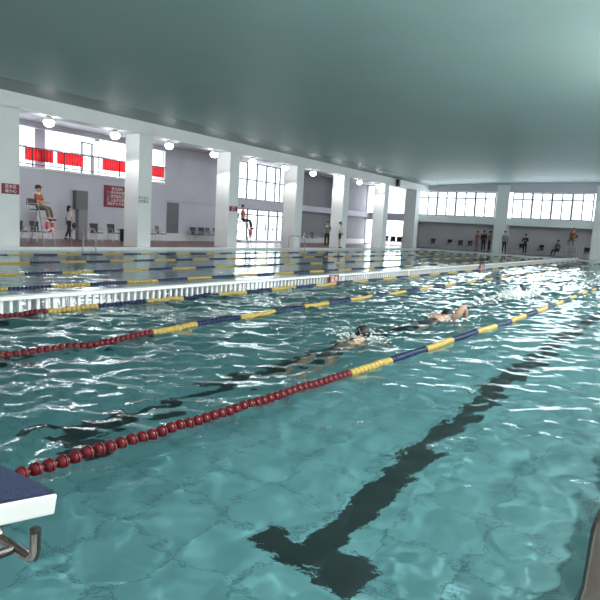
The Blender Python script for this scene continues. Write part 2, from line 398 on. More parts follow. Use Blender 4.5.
# stair window (two rows of five) and glass door below it
def glazed(name, x, ys, zs, cat, label, m, fw=.05, plane='X', wide=()):
    b = MB()
    for i, yy in enumerate(ys):
        w = fw*1.6 if i in wide else fw
        if plane == 'X': b.box(x-.06, x+.04, yy-w/2, yy+w/2, zs[0], zs[-1])
        else: b.box(yy-w/2, yy+w/2, x-.04, x+.06, zs[0], zs[-1])
    for zz in zs:
        if plane == 'X': b.box(x-.055, x+.035, ys[0], ys[-1], zz-fw/2, zz+fw/2)
        else: b.box(ys[0], ys[-1], x-.035, x+.055, zz-fw/2, zz+fw/2)
    o = struct(b.build(name, m), label, cat)
    g = MB()
    g.box(x-.012, x-.002, ys[0], ys[-1], zs[0], zs[-1]) if plane == 'X' else g.box(ys[0], ys[-1], x+.002, x+.012, zs[0], zs[-1])
    struct(g.build('window_glass', M['glass'], o)); return o
glazed('window_1', WALL_X-.1, [32.25, 33.2, 34.3, 35.4, 36.5, 37.1, 37.7], [3.10, 4.45, 5.60], 'window', 'tall gridded window over the glass doors', M['frame'], .07)
glazed('door_1', WALL_X-.1, [32.25, 33.4, 34.55, 35.9, 37.0, 37.7], [.10, 2.02, 2.40], 'door', 'glazed double doors under the gridded window', M['frame'], .08)
hb = MB()
for y in (35.45, 36.35): hb.box(WALL_X-.05, WALL_X+.02, y, y+.05, .9, 1.5)
hb.box(WALL_X-.05, WALL_X+.0, 34.6, 37.0, 1.05, 1.09)
struct(hb.build('door_handle', M['frame'], bpy.data.objects['door_1']))
struct(MB().box(WALL_X-.05, WALL_X+.9, 31.6, 38, DECK-.02, DECK+.14).build('trim_door_step', M['grey']), 'low dark step in front of the glass doors', 'step')
# dark doorway and niche in the left wall
struct(MB().box(WALL_X-.02, WALL_X+.015, 25.62, 26.6, DECK, 2.38).build('door_3', M['grey_box']), 'dark grey door between the second and third columns', 'door')
tag(MB().box(WALL_X, WALL_X+.30, 19.15, 19.85, 1.62, 2.58).build('wall_cabinet', M['grey_box'], bevel=.01), 'grey metal cabinet fixed high on the left wall', 'cabinet')
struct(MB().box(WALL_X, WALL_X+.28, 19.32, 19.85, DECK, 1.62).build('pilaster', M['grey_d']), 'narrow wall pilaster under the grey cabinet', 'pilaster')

# far end: columns, lintel, window band, recess
FC = [(-22.9, -21.95), (-14.75, -13.75), (-7.3, -6.35), (.1, 1.1)]
for a, c in FC: struct(MB().box(a, c, FAR_Y, FAR_Y+.9, DECK-.02, 5.65).build('column_far', M['paint']), 'white square column at the far end', 'column')
struct(MB().box(-21.95, 6.4, FAR_Y+.15, FAR_Y+.75, 2.43, 3.02).build('beam_far', M['paint']), 'white lintel beam under the far windows', 'beam')
struct(MB().box(-22.9, 6.4, FAR_Y+.1, FAR_Y+.8, 5.1, 5.95).build('wall_far_top', M['wall']), 'wall strip over the far windows', 'wall')
for n, (a, c) in enumerate(((-21.95, -14.75), (-13.75, -7.3), (-6.35, .1))):
    k = 8; ys = [a + .25 + (c-a-.45)*i/k for i in range(k+1)]
    glazed('window_%d' % (5+n), FAR_Y+.45, ys, [3.04, 4.55, 5.08], 'window', 'wide window band at the far end, %s bay' % ('left', 'middle', 'right')[n], M['frame_w'], .085, 'Y', (2, 4, 6))
struct(MB().box(-22.9, 6.4, 54.0, 54.2, 0, 2.9).box(-22.95, -22.75, 51.4, 54.2, 0, 2.9).build('wall_far_recess', M['grey']), 'shaded grey wall of the far recess', 'wall')
struct(MB().box(-22.9, 6.4, FAR_Y+.75, 54.2, 2.9, 3.0).build('ceiling_recess', M['grey']), 'low ceiling of the far recess', 'ceiling')
# glazed corner at the end of the left arcade
glazed('window_8', FAR_Y+.45, [-27, -25.2, -22.9], [3.02, 5.55], 'window', 'bright upper window in the far left corner', M['frame_w'], .08, 'Y')
glazed('window_9', FAR_Y+.45, [-27, -25.2, -22.9], [.12, 2.45], 'window', 'bright lower window in the far left corner', M['frame_w'], .08, 'Y')
struct(MB().box(-27.2, -22.9, FAR_Y+.1, FAR_Y+.8, 2.45, 3.02).build('beam_corner', M['wall']), 'grey beam between the corner windows', 'beam')
# right-hand and near walls (behind the camera) with their windows
wr = MB(); wr.box(6.3, 6.5, -5, 54.2, 0, 2.5).box(6.3, 6.5, -5, 54.2, 5.25, 5.9)
for y in (-5, 0.2, 8.2, 16.2, 24.2, 32.2, 40.2, 48.2): wr.box(6.3, 6.5, y, y+.8 if y > -5 else 0.5, 2.5, 5.25)
struct(wr.build('wall_right', M['paint']), 'white wall on the right side of the hall', 'wall')
struct(MB().box(-32, 6.4, -5.2, -5, 0, 5.9).build('wall_near', M['paint']), 'white wall behind the starting blocks', 'wall')

# ------------------------------------------------------------------ lamps under the left beam
def make_lamp():
    r = empty('flood_lamp', (0, 0, 0))
    MB().lathe([(.05, .16), (.12, .13), (.17, .04), (.17, -.02)]).build('lamp_housing', M['white'], r, True)
    MB().ball((0, 0, -.06), .20, sz=.8).build('lamp_glass', M['lamp'], r, True)
    l = bpy.data.lights.new('lamp_beam', 'SPOT'); l.energy = 150; l.spot_size = math.radians(125); l.spot_blend = .25; l.shadow_soft_size = .12; l.color = (1, .98, .94)
    lo = bpy.data.objects.new('lamp_beam', l); COL.objects.link(lo); lo.parent = r; lo.location = (0, 0, -.22)
    return r
lamp0 = make_lamp()
where = ['before the nearest column', 'above the left lifeguard chair', 'beside the second column', 'right of the second column', 'left of the third column', 'over the left half of the gridded window', 'over the right half of the gridded window', 'right of the fourth column', 'left of the fifth column', 'right of the fifth column', 'left of the last column']
for i in range(11):
    o = lamp0 if i == 0 else copy_tree(lamp0)
    o.location = (-20.98, 10.77 + 3.06*i, 4.80)
    tag(o, 'round bright lamp under the left beam, ' + where[i], 'lamp', 'lamps under the left beam')

# ------------------------------------------------------------------ signs
def sign(name, x, y0, y1, z0, z1, m, label, cat='sign'):
    e = empty(name, (x, (y0+y1)/2, (z0+z1)/2)); tag(e, label, cat)
    MB().cbox((0, 0, 0), (.03, y1-y0, z1-z0)).build('board', m, e, bevel=.004); return e
e = sign('wall_sign', -20.73, 11.84, 12.49, 1.97, 2.33, M['sign'], 'small dark red sign on the nearest white column')
text_mesh('lettering', '深水区\n请小心', .15, M['letter'], e, Matrix.Translation((.016, 0, 0)) @ FACE_PX)
e = sign('wall_sign', -20.73, 24.05, 24.68, 1.99, 2.25, M['sign'], 'small dark red sign on the third column by the second lifeguard')
text_mesh('lettering', '深水区\n请小心', .11, M['letter'], e, Matrix.Translation((.016, 0, 0)) @ FACE_PX)
e = sign('notice_board', WALL_X+.03, 21.05, 22.75, 1.86, 3.02, M['sign'], 'large dark red board of pool rules on the left wall', 'notice board')
text_mesh('lettering', '游泳须知\n一 请勿奔跑跳水\n二 请勿嬉戏打闹\n三 儿童家长陪同\n请爱护公共设施', .19, M['letter'], e, Matrix.Translation((.016, 0, 0)) @ FACE_PX)
tl = text_mesh('column_lettering', '安全出口\n请勿跳水', .15, M['letter_d'], None, Matrix.Translation((-20.748, 18.3, 2.17)) @ FACE_PX)
tag(tl, 'two lines of dark lettering on the second white column', 'lettering')
sp = empty('loudspeaker', (-20.7, 43.9, 5.2)); tag(sp, 'small black loudspeaker on the beam in the far left corner', 'loudspeaker')
MB().cbox((.1, 0, 0), (.25, .3, .55)).build('case', M['black'], sp, bevel=.02); MB().cbox((-.04, 0, 0), (.06, .1, .1)).build('bracket', M['darkmetal'], sp)

# ------------------------------------------------------------------ white divider fence in the pool
fx = -7.80
fence = empty('pool_divider', (fx, PY0, 0)); tag(fence, 'long low white slatted divider standing in the pool', 'divider')
L = PY1-PY0
MB().box(-.09, .09, 0, L, .185, .235).build('top_rail', M['white'], fence, bevel=.006)
MB().box(-.03, .03, 0, L, -.10, -.05).build('bottom_rail', M['white'], fence)
MB().box(-.03, .03, 0, L, -1.2, -1.15).build('foot_rail', M['white'], fence)
pk = MB().box(-.02, .02, -.022, .022, -.07, .19).build('picket', M['white'], fence)
n0 = int(2.6/.135); N_ = int(L/.135); far = MB(); cnt = 0
for i in range(N_):
    y = .06 + i*.135
    if n0 <= i < n0+100:
        c = pk if cnt == 0 else pk.copy()
        if cnt: COL.objects.link(c); c.parent = fence
        c.location = (0, y, 0); cnt += 1
    else: far.box(-.02, .02, y-.022, y+.022, -.07, .19)
o = far.build('pickets', M['white'], fence); o['kind'] = 'stuff'
for i in range(12):
    MB().box(-.035, .035, i*4.2, i*4.2+.07, -1.25, .185).build('post', M['white'], fence)
for y, z, nme in ((13.06, .12, 'nearer'), (25.2, .12, 'farther')):
    e = empty('depth_sign', (fx+.10, y, z)); tag(e, 'small red sign on the white pool divider, %s of the two' % nme, 'sign', 'red signs on the divider')
    s_ = .44 if nme == 'nearer' else .6
    MB().cbox((0, 0, 0), (.02, s_, .22 if nme == 'nearer' else .27)).build('board', M['sign'], e)
    text_mesh('lettering', '深水', .19 if nme == 'nearer' else .23, M['letter'], e, Matrix.Translation((.011, 0, 0)) @ FACE_PX)

# ------------------------------------------------------------------ lane ropes
FLOAT = [(.012, -.033), (.026, -.031), (.040, -.018), (.0435, -.006), (.036, -.003), (.036, .003), (.0435, .006), (.040, .018), (.026, .031), (.012, .033)]
LOWF = [(.02, -.036), (.042, -.014), (.042, .014), (.02, .036)]
def fcol(y): return 0 if y < 5.0 else (1 if int((y-5.0)/.895) % 2 == 0 else 2)
CM = [M['red'], M['yellow'], M['blue']]
protos = None
def rope_x(base):
    ys, xs = zip(*base); return lambda y: float(np.interp(y, ys, xs))
def rope_beads(fx_, y_first, label, k0):
    global protos
    r = empty('lane_rope', (0, 0, 0)); tag(r, label, 'lane rope', 'lane ropes on the water')
    pts = [(fx_(y), y, .012) for y in np.arange(PY0, PY1, .5)] + [(fx_(PY1), PY1, .012)]
    MB().tube(pts, .008, 6).build('cable', M['rope'], r)
    if protos is None:
        protos = [MB().lathe(FLOAT, 'Y', n=22).build('float', m, None, True).data for m in CM]
        for o in [o for o in COL.objects if o.name.startswith('float')]: bpy.data.objects.remove(o)
    rest = MB(); n = 0; y = PY0 + .12
    while y < PY1 - .1:
        z = .012 + .5*water_z(fx_(y), y)
        if y >= y_first and n < 100:
            o = bpy.data.objects.new('float', protos[fcol(y)]); COL.objects.link(o); o.parent = r
            yaw = math.atan2(fx_(y+.1)-fx_(y-.1), .2)
            o.location = (fx_(y), y, z); o.rotation_euler = (random.uniform(-.05, .05), random.uniform(0, 6), -yaw + random.uniform(-.05, .05)); n += 1
        else:
            rest.mi = fcol(y); rest.lathe(LOWF, 'Y', (fx_(y), y, z), 10)
        y += .0785
    o = rest.build('floats', CM, r, True); o['kind'] = 'stuff'
    return r
R1 = rope_x([(1, -2.92), (1.8, -2.88), (2.6, -2.83), (3.6, -2.77), (5, -2.71), (6, -2.68), (7.7, -2.65), (9.3, -2.60), (12, -2.58), (16, -2.62), (20, -2.66), (48.5, -2.72)])
R2 = rope_x([(1, -5.45), (3.1, -5.45), (4.1, -5.36), (5.3, -5.5), (6.1, -5.58), (7.8, -5.58), (9.2, -5.68), (16, -5.8), (24, -5.8), (48.5, -5.75)])
R3 = rope_x([(1, -7.5), (4.2, -7.5), (5.2, -7.64), (6.9, -7.60), (11.5, -7.66), (48.5, -7.66)])
rope_beads(R1, PY0, 'lane rope nearest the camera, red then yellow and navy floats', 0)
rope_beads(R2, 2.9, 'second lane rope, between the nearest rope and the white divider', 0)
rope_beads(R3, 4.0, 'third lane rope, running right along the front of the white divider', 0)
for i, x in enumerate((-10.2, -12.5, -15.2, -17.9)):
    r = empty('lane_rope', (x, 0, 0)); tag(r, ['first lane rope beyond the white divider', 'second lane rope beyond the white divider', 'third lane rope beyond the white divider', 'farthest lane rope, nearest the columns'][i], 'lane rope', 'lane ropes on the water')
    MB().tube([(0, PY0, .012), (0, PY1, .012)], .008, 6).build('cable', M['rope'], r)
    y = PY0 + .1; cur = None; b = None
    def flush():
        if b is not None: b.build('float_section', CM[cur], r, True)
    while y < PY1 - .1:
        c = fcol(y)
        key = (c, int((y-5.0)/.895) if y >= 5 else -1)
        if b is None or key != lastkey:
            flush(); b = MB(); cur = c; lastkey = key
        b.lathe(LOWF, 'Y', (.012*math.sin(y*2.1+i), y, .002), 9); y += .0785
    flush()

# ------------------------------------------------------------------ starting block, ladders, rails
def block():
    e = empty('starting_block', (-1.725, .55, DECK)); tag(e, 'white starting block with blue non slip top at the pool end', 'starting block')
    tilt = Matrix.Translation((0, .45, .5)) @ Matrix.Rotation(-math.radians(10), 4, 'X')
    b = MB().box(-.26, .26, -.62, 0, -.062, -.004, tilt); b.build('platform', M['block_white'], e, bevel=.006)
    MB().box(-.252, .252, -.612, -.006, -.004, .004, tilt).build('top_pad', M['bluetop'], e)
    MB().box(-.2, .2, -.25, .1, 0, .47).build('pedestal', M['white'], e, bevel=.02)
    g = [(.11, .475, .325)]
    pts = [(-.11, .475, .325), (-.11, .475, .26), (-.10, .475, .235), (-.08, .475, .225), (.08, .475, .225), (.10, .475, .235), (.11, .475, .26), (.11, .475, .325)]
    h = MB().tube(pts, .0165, 14).tube([(0, .09, .25), (0, .47, .225)], .015, 12).build('grip_handle', M['rail'], e, True)
    for x in (-.11, .11): MB().lathe([(.0175, 0), (.0175, .012), (.010, .017)], o=(x, .475, .318)).build('end_cap', M['black'], h, True)
    return e
block()
def arc_rail(p_in, p_out, top, r=.02):
    # a handrail rising from the water at p_in, arching over to the deck at p_out
    a, c = Vector(p_in), Vector(p_out); pts = [a]
    z1 = top - .14; d = (c-a); d.z = 0
    pts.append(Vector((a.x, a.y, z1)))
    for k in range(1, 8):
        t = PI*k/8; pts.append(Vector((a.x, a.y, z1)) + d*(1-math.cos(t))/2 + Vector((0, 0, .14*math.sin(t))))
    pts.append(Vector((c.x, c.y, z1))); pts.append(c)
    return MB().tube(pts, r, 12)
e = empty('pool_ladder', (-.1, 1.35, 0)); tag(e, 'steel pool ladder rail at the bottom right pool corner', 'pool ladder')
for y in (1.12, 1.66):
    pts = [(-.255, y, -.9), (-.25, y, .0), (-.19, y, .35), (-.125, y, .62), (-.096, y, .80), (-.092, y, .90)]
    pts += [(-.092+.10*(1-math.cos(t)), y, .90+.10*math.sin(t)) for t in [PI/2*k/7 for k in range(1, 8)]] + [(.30, y, 1.0)]
    pts += [(.30+.14*math.sin(t), y, 1.0-.14*(1-math.cos(t))) for t in [PI/2*k/7 for k in range(1, 8)]] + [(.44, y, DECK)]
    child(MB().tube(pts, .019, 16), 'handrail', M['rail'], e, smooth=True)
for z in (-.25, -.55, -.8): child(MB().box(-.30, -.21, 1.12, 1.66, z, z+.03), 'step', M['steel'], e)
for i, (x, y, lab) in enumerate(((PX0, 15.1, 'chrome pool ladder by the left lifeguard chair'), (PX0, 30.2, 'chrome pool ladder by the fourth column'))):
    e = empty('pool_ladder', (x, y, 0)); tag(e, lab, 'pool ladder')
    for dy in (-.3, .3):
        child(arc_rail((x+.12, y+dy, -.6), (x-.65, y+dy, DECK), .82, .02), 'handrail', M['gm'], e, smooth=True)
    for z in (-.2, -.45): child(MB().box(x+.06, x+.16, y-.3, y+.3, z, z+.03), 'step', M['steel'], e)

# ------------------------------------------------------------------ people (skinned, one continuous body each)
skins = []
def skin_mesh(name, joints, edges, m, parent, sub=1, root=0):
    me = bpy.data.meshes.new(name); me.from_pydata([j[0] for j in joints], edges, []); me.update()
    o = bpy.data.objects.new(name, me); COL.objects.link(o); o.parent = parent
    o.modifiers.new('skin', 'SKIN').use_smooth_shade = True
    d = me.skin_vertices[0].data
    for i, j in enumerate(joints):
        r = j[1]; d[i].radius = r if isinstance(r, tuple) else (r, r); d[i].use_root = (i == root)
    ss = o.modifiers.new('sub', 'SUBSURF'); ss.levels = sub; ss.render_levels = sub
    me.materials.append(m); skins.append(o); return o
def V(*a): return Vector(a)
def person(loc, rz, label, cat='person', pelvis=(0, 0, .93), lean=0, arms=None, legs=None, h=1.7, top='shirt', top_m='cloth_w', bot_m='cloth_d', legs_len=1, hair='short', cap=None, head_dir=0, bag=False, hat_m='hair', group=None, sleeves=1, shoes=True):
    """local frame: faces +Y, right hand at +X.  arms: two (upper, fore) direction pairs; legs: two (thigh, shin) direction pairs, left first"""
    e = empty('person', loc, rz); tag(e, label, cat, group); s = h/1.7
    P = V(*pelvis)*s; up = V(0, math.sin(lean), math.cos(lean)); f = V(0, math.cos(lean), -math.sin(lean))
    J = []; E = []
    def add(p, r, par=None):
        J.append((p, r if isinstance(r, tuple) else r*s)); i = len(J)-1
        if par is not None: E.append((par, i))
        return i
    rr = lambda a, b: (a*s, b*s)
    p0 = add(P, rr(.135, .10)); p1 = add(P+up*.16*s, rr(.125, .095), p0); p2 = add(P+up*.34*s, rr(.15, .105), p1); p3 = add(P+up*.47*s, rr(.11, .085), p2)
    n1 = add(P+up*.545*s, .052, p3)
    hb = P+up*.60*s; hd = Matrix.Rotation(head_dir, 3, 'Z')
    fwd = hd @ V(0, 1, 0)
    h1 = add(hb+fwd*.02*s+V(0, 0, .035*s), .075, n1); h2 = add(hb+fwd*.018*s+V(0, 0, .115*s), rr(.082, .092), h1); h3 = add(hb+fwd*.005*s+V(0, 0, .185*s), .055, h2)
    add(hb+fwd*.118*s+V(0, 0, .075*s), .014, h1)                                                        # nose
    side = hd @ V(1, 0, 0)
    for q in (-1, 1): add(hb+side*q*.088*s+V(0, 0, .09*s), .016, h2)                                    # ears
    arms = arms or (((-.15, 0, -1), (-.05, .15, -1)), ((.15, 0, -1), (.05, .15, -1)))
    legs = legs or (((-.04, 0, -1), (0, 0, -1)), ((.04, 0, -1), (0, 0, -1)))
    sh = P+up*.455*s; A = []; G = []
    for q, (u, w) in zip((-1, 1), arms):
        u, w = V(*u).normalized(), V(*w).normalized()
        a0 = sh+V(q*.165*s, 0, 0); a1 = a0+u*.28*s; a2 = a1+w*.24*s; a3 = a2+w*.07*s
        i0 = add(a0, .058, p3); i1 = add(a0+u*.14*s, .046, i0); i2 = add(a1, .038, i1); i3 = add(a1+w*.11*s, .036, i2); i4 = add(a2, .026, i3); i5 = add(a3, rr(.034, .018), i4)
        sd = w.cross(V(0, 1, 0) if abs(w.y) < .8 else V(0, 0, 1)).normalized()
        curl = w.cross(sd).normalized()*(-.25)
        for k, ln in zip((-1.5, -.5, .5, 1.5), (.060, .072, .068, .052)):
            m1 = add(a3+sd*k*.016*s+w*.035*s, .0095, i5); add(a3+sd*k*.018*s+(w*(.035+ln*.8)+curl*ln)*s, .008, m1)
        t1 = add(a2+w*.03*s+sd*.035*s, .011, i4); add(a2+w*.065*s+sd*.055*s, .009, t1)
        A.append((a0, a1, a2, u, w))
    for q, (u, w) in zip((-1, 1), legs):
        u, w = V(*u).normalized(), V(*w).normalized()
        l0 = P+V(q*.085*s, 0, -.02*s); l1 = l0+u*.42*s; l2 = l1+w*.42*s
        ft = V(0, 1, 0)*.8 + V(0, 0, -.12); ft = (ft - w*ft.dot(w)*.5).normalized()
        i0 = add(l0+u*.06*s, .082, p0); i1 = add(l0+u*.22*s, .068, i0); i2 = add(l1, .052, i1); i3 = add(l1+w*.14*s, .052, i2); i4 = add(l2, .036, i3)
        add(l2+V(0, -.03, -.025)*s, .034, i4); i5 = add(l2+ft*.10*s+V(0, 0, -.03*s), .034, i4); add(l2+ft*.18*s+V(0, 0, -.035*s), .026, i5)
        G.append((l0, l1, l2, u, w))
    skin_mesh('body', J, E, M['skin'], e)
    c = 1.14
    if top:                                                            # shirt: trunk and sleeves in one surface
        T = [(P-up*.10*s, rr(.142*1.06, .112*1.1)), (P+up*.16*s, rr(.136*1.04, .112)), (P+up*.34*s, rr(.162, .122)), (P+up*.46*s, rr(.118, .098)), (P+up*.515*s, rr(.066, .066))]
        TE = [(0, 1), (1, 2), (2, 3), (3, 4)]
        for (a0, a1, a2, u, w) in A:
            k = len(T); T += [(a0, .072*s), (a0+u*.14*s, .060*s), (a0+u*.24*s, .056*s)]; TE += [(3, k), (k, k+1), (k+1, k+2)]
            if sleeves > 1: T += [(a1, .052*s), (a2-w*.03*s, .040*s)]; TE += [(k+2, k+3), (k+3, k+4)]
        skin_mesh('shirt', T, TE, M[top_m], e)
    B = [(P+up*.14*s, rr(.142, .108)), (P, rr(.15, .118))]; BE = [(0, 1)]
    for (l0, l1, l2, u, w) in G:
        k = len(B); B += [(l0+u*.08*s, .096*s), (l0+u*.22*s, .082*s), (l0+u*.36*s, .072*s)]; BE += [(1, k), (k, k+1), (k+1, k+2)]
        if legs_len > .6: B += [(l1, .066*s), (l1+w*.2*s, .062*s), (l2-w*.04*s, .055*s)]; BE += [(k+2, k+3), (k+3, k+4), (k+4, k+5)]
    skin_mesh('trousers' if legs_len > .6 else 'shorts', B, BE, M[bot_m], e)
    if shoes:
        for (l0, l1, l2, u, w) in G:
            MB().ball(l2+V(0, .05, -.035)*s, .05*s, 1, 2.5, .85).build('shoe', M['black'], e, True)
    b = MB(); ctr = hb+V(0, 0, .115*s)
    b.ball(ctr - fwd*.02*s + V(0, 0, .03*s), .105*s, .95, 1.02, .93, 16, 10)
    if hair == 'long': b.ball(ctr - fwd*.07*s - V(0, 0, .08*s), .075*s, 1.1, .8, 1.7)
    if hair == 'bun': b.ball(ctr - fwd*.11*s + V(0, 0, .02*s), .05*s)
    b.build('hair', M['hair'], e, True)
    if cap:
        cb = MB().ball(ctr + V(0, 0, .055*s), .11*s, 1, 1.05, .75, 16, 10)
        cp = [(ctr + fwd*(.10+.11*t)*s + side*q*.07*s*(1-.5*t*t) + V(0, 0, (.06-.02*t)*s)) for t in (0, 1) for q in (-1, 1)]
        vs = [cb.bm.verts.new(p) for p in cp] + [cb.bm.verts.new(p+V(0, 0, .012)) for p in cp]
        for fq in ((0, 1, 3, 2), (4, 6, 7, 5), (0, 4, 5, 1), (2, 3, 7, 6), (0, 2, 6, 4), (1, 5, 7, 3)): cb.bm.faces.new([vs[z] for z in fq])
        cb.build('cap', M[cap], e, True)
    fb = MB()
    for q in (-1, 1): fb.ball(hb+fwd*.098*s+side*q*.032*s+V(0, 0, .105*s), .012*s, u=8, v=6)
    fb.build('eyes', M['black'], e); MB().ball(hb+fwd*.093*s+V(0, 0, .03*s), .022*s, 1.1, .4, .35, 8, 6).build('mouth', M['pinkish'], e)
    if bag:
        a = A[1][2]
        MB().ball(a+V(.03, .02, -.12)*s, .13*s, .5, .9, 1.1).build('bag', M['black'], e, True)
    return e
SIT = (((-.12, 1, -.05), (-.05, .25, -1)), ((.12, 1, -.05), (.05, .25, -1)))
LAP = (((-.2, .35, -1), (.25, 1, -.1)), ((.2, .35, -1), (-.25, 1, -.1)))
# ------------------------------------------------------------------ lifeguard chairs
def guard_chair(loc, rz, label, ring):
    e = empty('lifeguard_chair', loc, rz); tag(e, label, 'lifeguard chair', 'tall lifeguard chairs')
    h = 1.36
    for x in (-.3, .3):
        MB().tube([(x*1.45, .42, .0), (x, .16, h)], .024, 8).build('leg', M['gm'], e, True)
        MB().tube([(x*1.45, -.62, .0), (x, -.26, h), (x, -.36, h+.42)], .022, 8).build('leg', M['gm'], e, True)
        MB().tube([(x, .16, h), (x, .10, h+.24), (x, -.28, h+.24)], .016, 8).build('armrest', M['steel'], e, True)
    for k in (.22, .5, .78, 1.06):
        w = .435 - .135*k/h; MB().tube([(-w, .42-.26*k/h, k), (w, .42-.26*k/h, k)], .016, 8).build('rung', M['gm'], e, True)
    MB().tube([(-.40, -.45, .55), (.40, -.45, .55)], .014, 8).build('brace', M['gm'], e, True)
    MB().box(-.30, .30, -.27, .20, h, h+.035).build('seat', M['black'], e, bevel=.008)
    MB().box(-.29, .29, -.39, -.36, h+.18, h+.44).build('backrest', M['black'], e, bevel=.008)
    MB().box(-.28, .28, .25, .45, .50, .53).build('footboard', M['steel'], e, bevel=.006)
    if ring:
        lr = empty('life_ring', (loc[0]-.0, loc[1], loc[2]), rz)
        tag(lr, ring, 'life ring', 'life rings hung on the lifeguard chairs')
        b = MB(); b.torus((0, .42, .80), .22, .06, 'Y', 28, 10); o = b.build('ring', M['ring_red'], lr, True)
        for a in (PI/4, 3*PI/4, 5*PI/4, 7*PI/4):
            MB().torus((0, .42, .80), .22, .064, 'Y', 5, 10, a-.2, a+.2).build('band', M['white'], lr, True)
    return e
G1 = guard_chair((-21.75, 13.95, DECK), -1.08, 'tall grey metal lifeguard chair between the first two columns', 'red and white life ring on the left lifeguard chair')
G2 = guard_chair((-21.55, 26.25, DECK), -1.08, 'tall grey metal lifeguard chair in front of the glass doors', 'red and white life ring on the chair by the glass doors')
G3 = guard_chair((-8.5, 49.65, DECK), PI, 'tall grey metal lifeguard chair at the far end of the pool', None)
SEATP = (0, -.06, 1.36+.035+.10)
def guard(base, rz, label, **k): return person((base[0], base[1], base[2]), rz, label, pelvis=SEATP, legs=SIT, arms=LAP, h=1.7, **k)
o = guard((-21.75, 13.95, DECK), -1.08, 'lifeguard in orange shirt and dark cap seated on the left tall chair', top_m='orange', bot_m='khaki', cap='cloth_d'); 
o = guard((-21.55, 26.25, DECK), -1.08, 'lifeguard in dull orange shirt seated on the tall chair by the glass doors', top_m='orange', bot_m='cloth_d', cap=None)
o = guard((-8.5, 49.65, DECK), PI, 'lifeguard in orange seated on the tall chair at the far end', top_m='orange', bot_m='khaki')
# ------------------------------------------------------------------ people standing on the decks
HIPS = (((-.25, -.15, -1), (.35, .55, -.5)), ((.25, -.15, -1), (-.35, .55, -.5)))
person((-26.0, 18.25, DECK), -.15, 'woman in white top and black trousers walking past the left wall', legs=(((-.03, .24, -1), (0, .02, -1)), ((.03, -.20, -1), (0, -.42, -1))), arms=(((-.12, -.2, -1), (-.02, -.05, -1)), ((.12, .15, -1), (0, .4, -1))), h=1.62, top_m='cloth_w', bot_m='cloth_d', hair='long', bag=True, sleeves=1)
person((-20.55, 33.62, DECK), -2.6, 'person in dark clothes standing by the fourth column', arms=LAP, top_m='cloth_g', bot_m='cloth_d', h=1.68)
person((-20.5, 35.2, DECK), -1.2, 'person in grey shirt and dark shorts standing near the fifth column', arms=HIPS, top_m='cloth_w', bot_m='navy', h=1.7, legs_len=.5)
person((-21.7, 31.9, DECK), 2.2, 'person in black standing beyond the fourth column', top_m='cloth_d', bot_m='cloth_d', h=1.6)
person((-16.45, 51.7, DECK), 2.6, 'person in dull red leftmost of the three at the far recess', top_m='pinkish', bot_m='pinkish', h=1.7, hair='bun')
person((-15.95, 51.95, DECK), -2.9, 'person in black, middle of the three at the far recess', top_m='cloth_d', bot_m='cloth_d', h=1.78, sleeves=2)
person((-15.35, 51.6, DECK), 2.2, 'person in grey green shirt, third one left of the far column', arms=LAP, top_m='cloth_g', bot_m='cloth_d', h=1.76)
person((-13.45, 49.35, DECK), -2.4, 'person in grey green top standing just right of the far column', top_m='cloth_g', bot_m='cloth_d', h=1.8, sleeves=2)
person((-12.25, 51.0, DECK), PI, 'person in dark blue with folded arms right of the far column', arms=(((-.3, .3, -1), (.9, .55, .25)), ((.3, .3, -1), (-.9, .55, .25))), top_m='navy', bot_m='navy', h=1.66, sleeves=2)
# ------------------------------------------------------------------ chairs and tables along the walls
def make_chair():
    r = empty('plastic_chair', (0, 0, 0))
    for x in (-.21, .21):
        MB().tube([(x, .22, 0), (x, .2, .42), (x, .2, .62), (x, -.2, .64)], .014, 8).build('leg', M['steel'], r, True)
        MB().tube([(x, -.27, 0), (x, -.2, .42), (x*.95, -.27, .85)], .014, 8).build('leg', M['steel'], r, True)
    MB().box(-.23, .23, -.22, .24, .41, .45).build('seat', M['black'], r, bevel=.012)
    MB().box(-.22, .22, -.02, .02, 0, .42, Matrix.Translation((0, -.22, .46)) @ Matrix.Rotation(.14, 4, 'X')).build('backrest', M['black'], r, bevel=.012)
    return r
chair0 = make_chair(); used = [0]
def place_chair(x, y, rz, label, group):
    o = chair0 if not used[0] else copy_tree(chair0); used[0] = 1
    o.location = (x, y, DECK); o.rotation_euler.z = rz; tag(o, label, 'chair', group)
GL = 'black chairs along the left wall'
for (x, y, lb) in ((-24.3, 14.7, 'black chair behind the left lifeguard chair, nearest'), (-24.3, 15.5, 'black chair behind the left lifeguard chair, next one'), (-25.0, 19.1, 'black chair under the red notice board, left one'), (-25.2, 20.3, 'black chair under the red notice board, right one'),
        (-25.6, 23.2, 'black chair just right of the second column'), (-25.8, 24.1, 'black chair left of the dark grey door'), (-26.3, 27.4, 'leftmost black chair in the row left of the third column'), (-26.3, 28.1, 'second black chair in the row left of the third column'), (-26.3, 28.8, 'third black chair in the row left of the third column'), (-26.3, 29.5, 'fourth black chair in the row left of the third column'),
        (-26.3, 38.9, 'black chair right of the fourth column, nearest'), (-26.3, 40.0, 'black chair right of the fourth column, middle'), (-26.3, 41.1, 'black chair right of the fourth column, farthest')):
    place_chair(x, y, -PI/2 + random.uniform(-.4, .4), lb, GL)
GF = 'black chairs in the far recess'
for i, (x, lb) in enumerate(((-20.9, 'black chair at the left end of the far recess'), (-19.4, 'second black chair from the left in the far recess'), (-18.3, 'third black chair from the left in the far recess'), (-17.5, 'black chair left of the three standing people'), (-13.1, 'black chair behind the person right of the far column'), (-11.5, 'black chair right of the person in dark blue'), (-10.15, 'black chair under the seated person at the far end'), (-7.9, 'black chair right of the far lifeguard chair'))):
    place_chair(x, 52.9, PI + random.uniform(-.4, .4), lb, GF)
k = 0
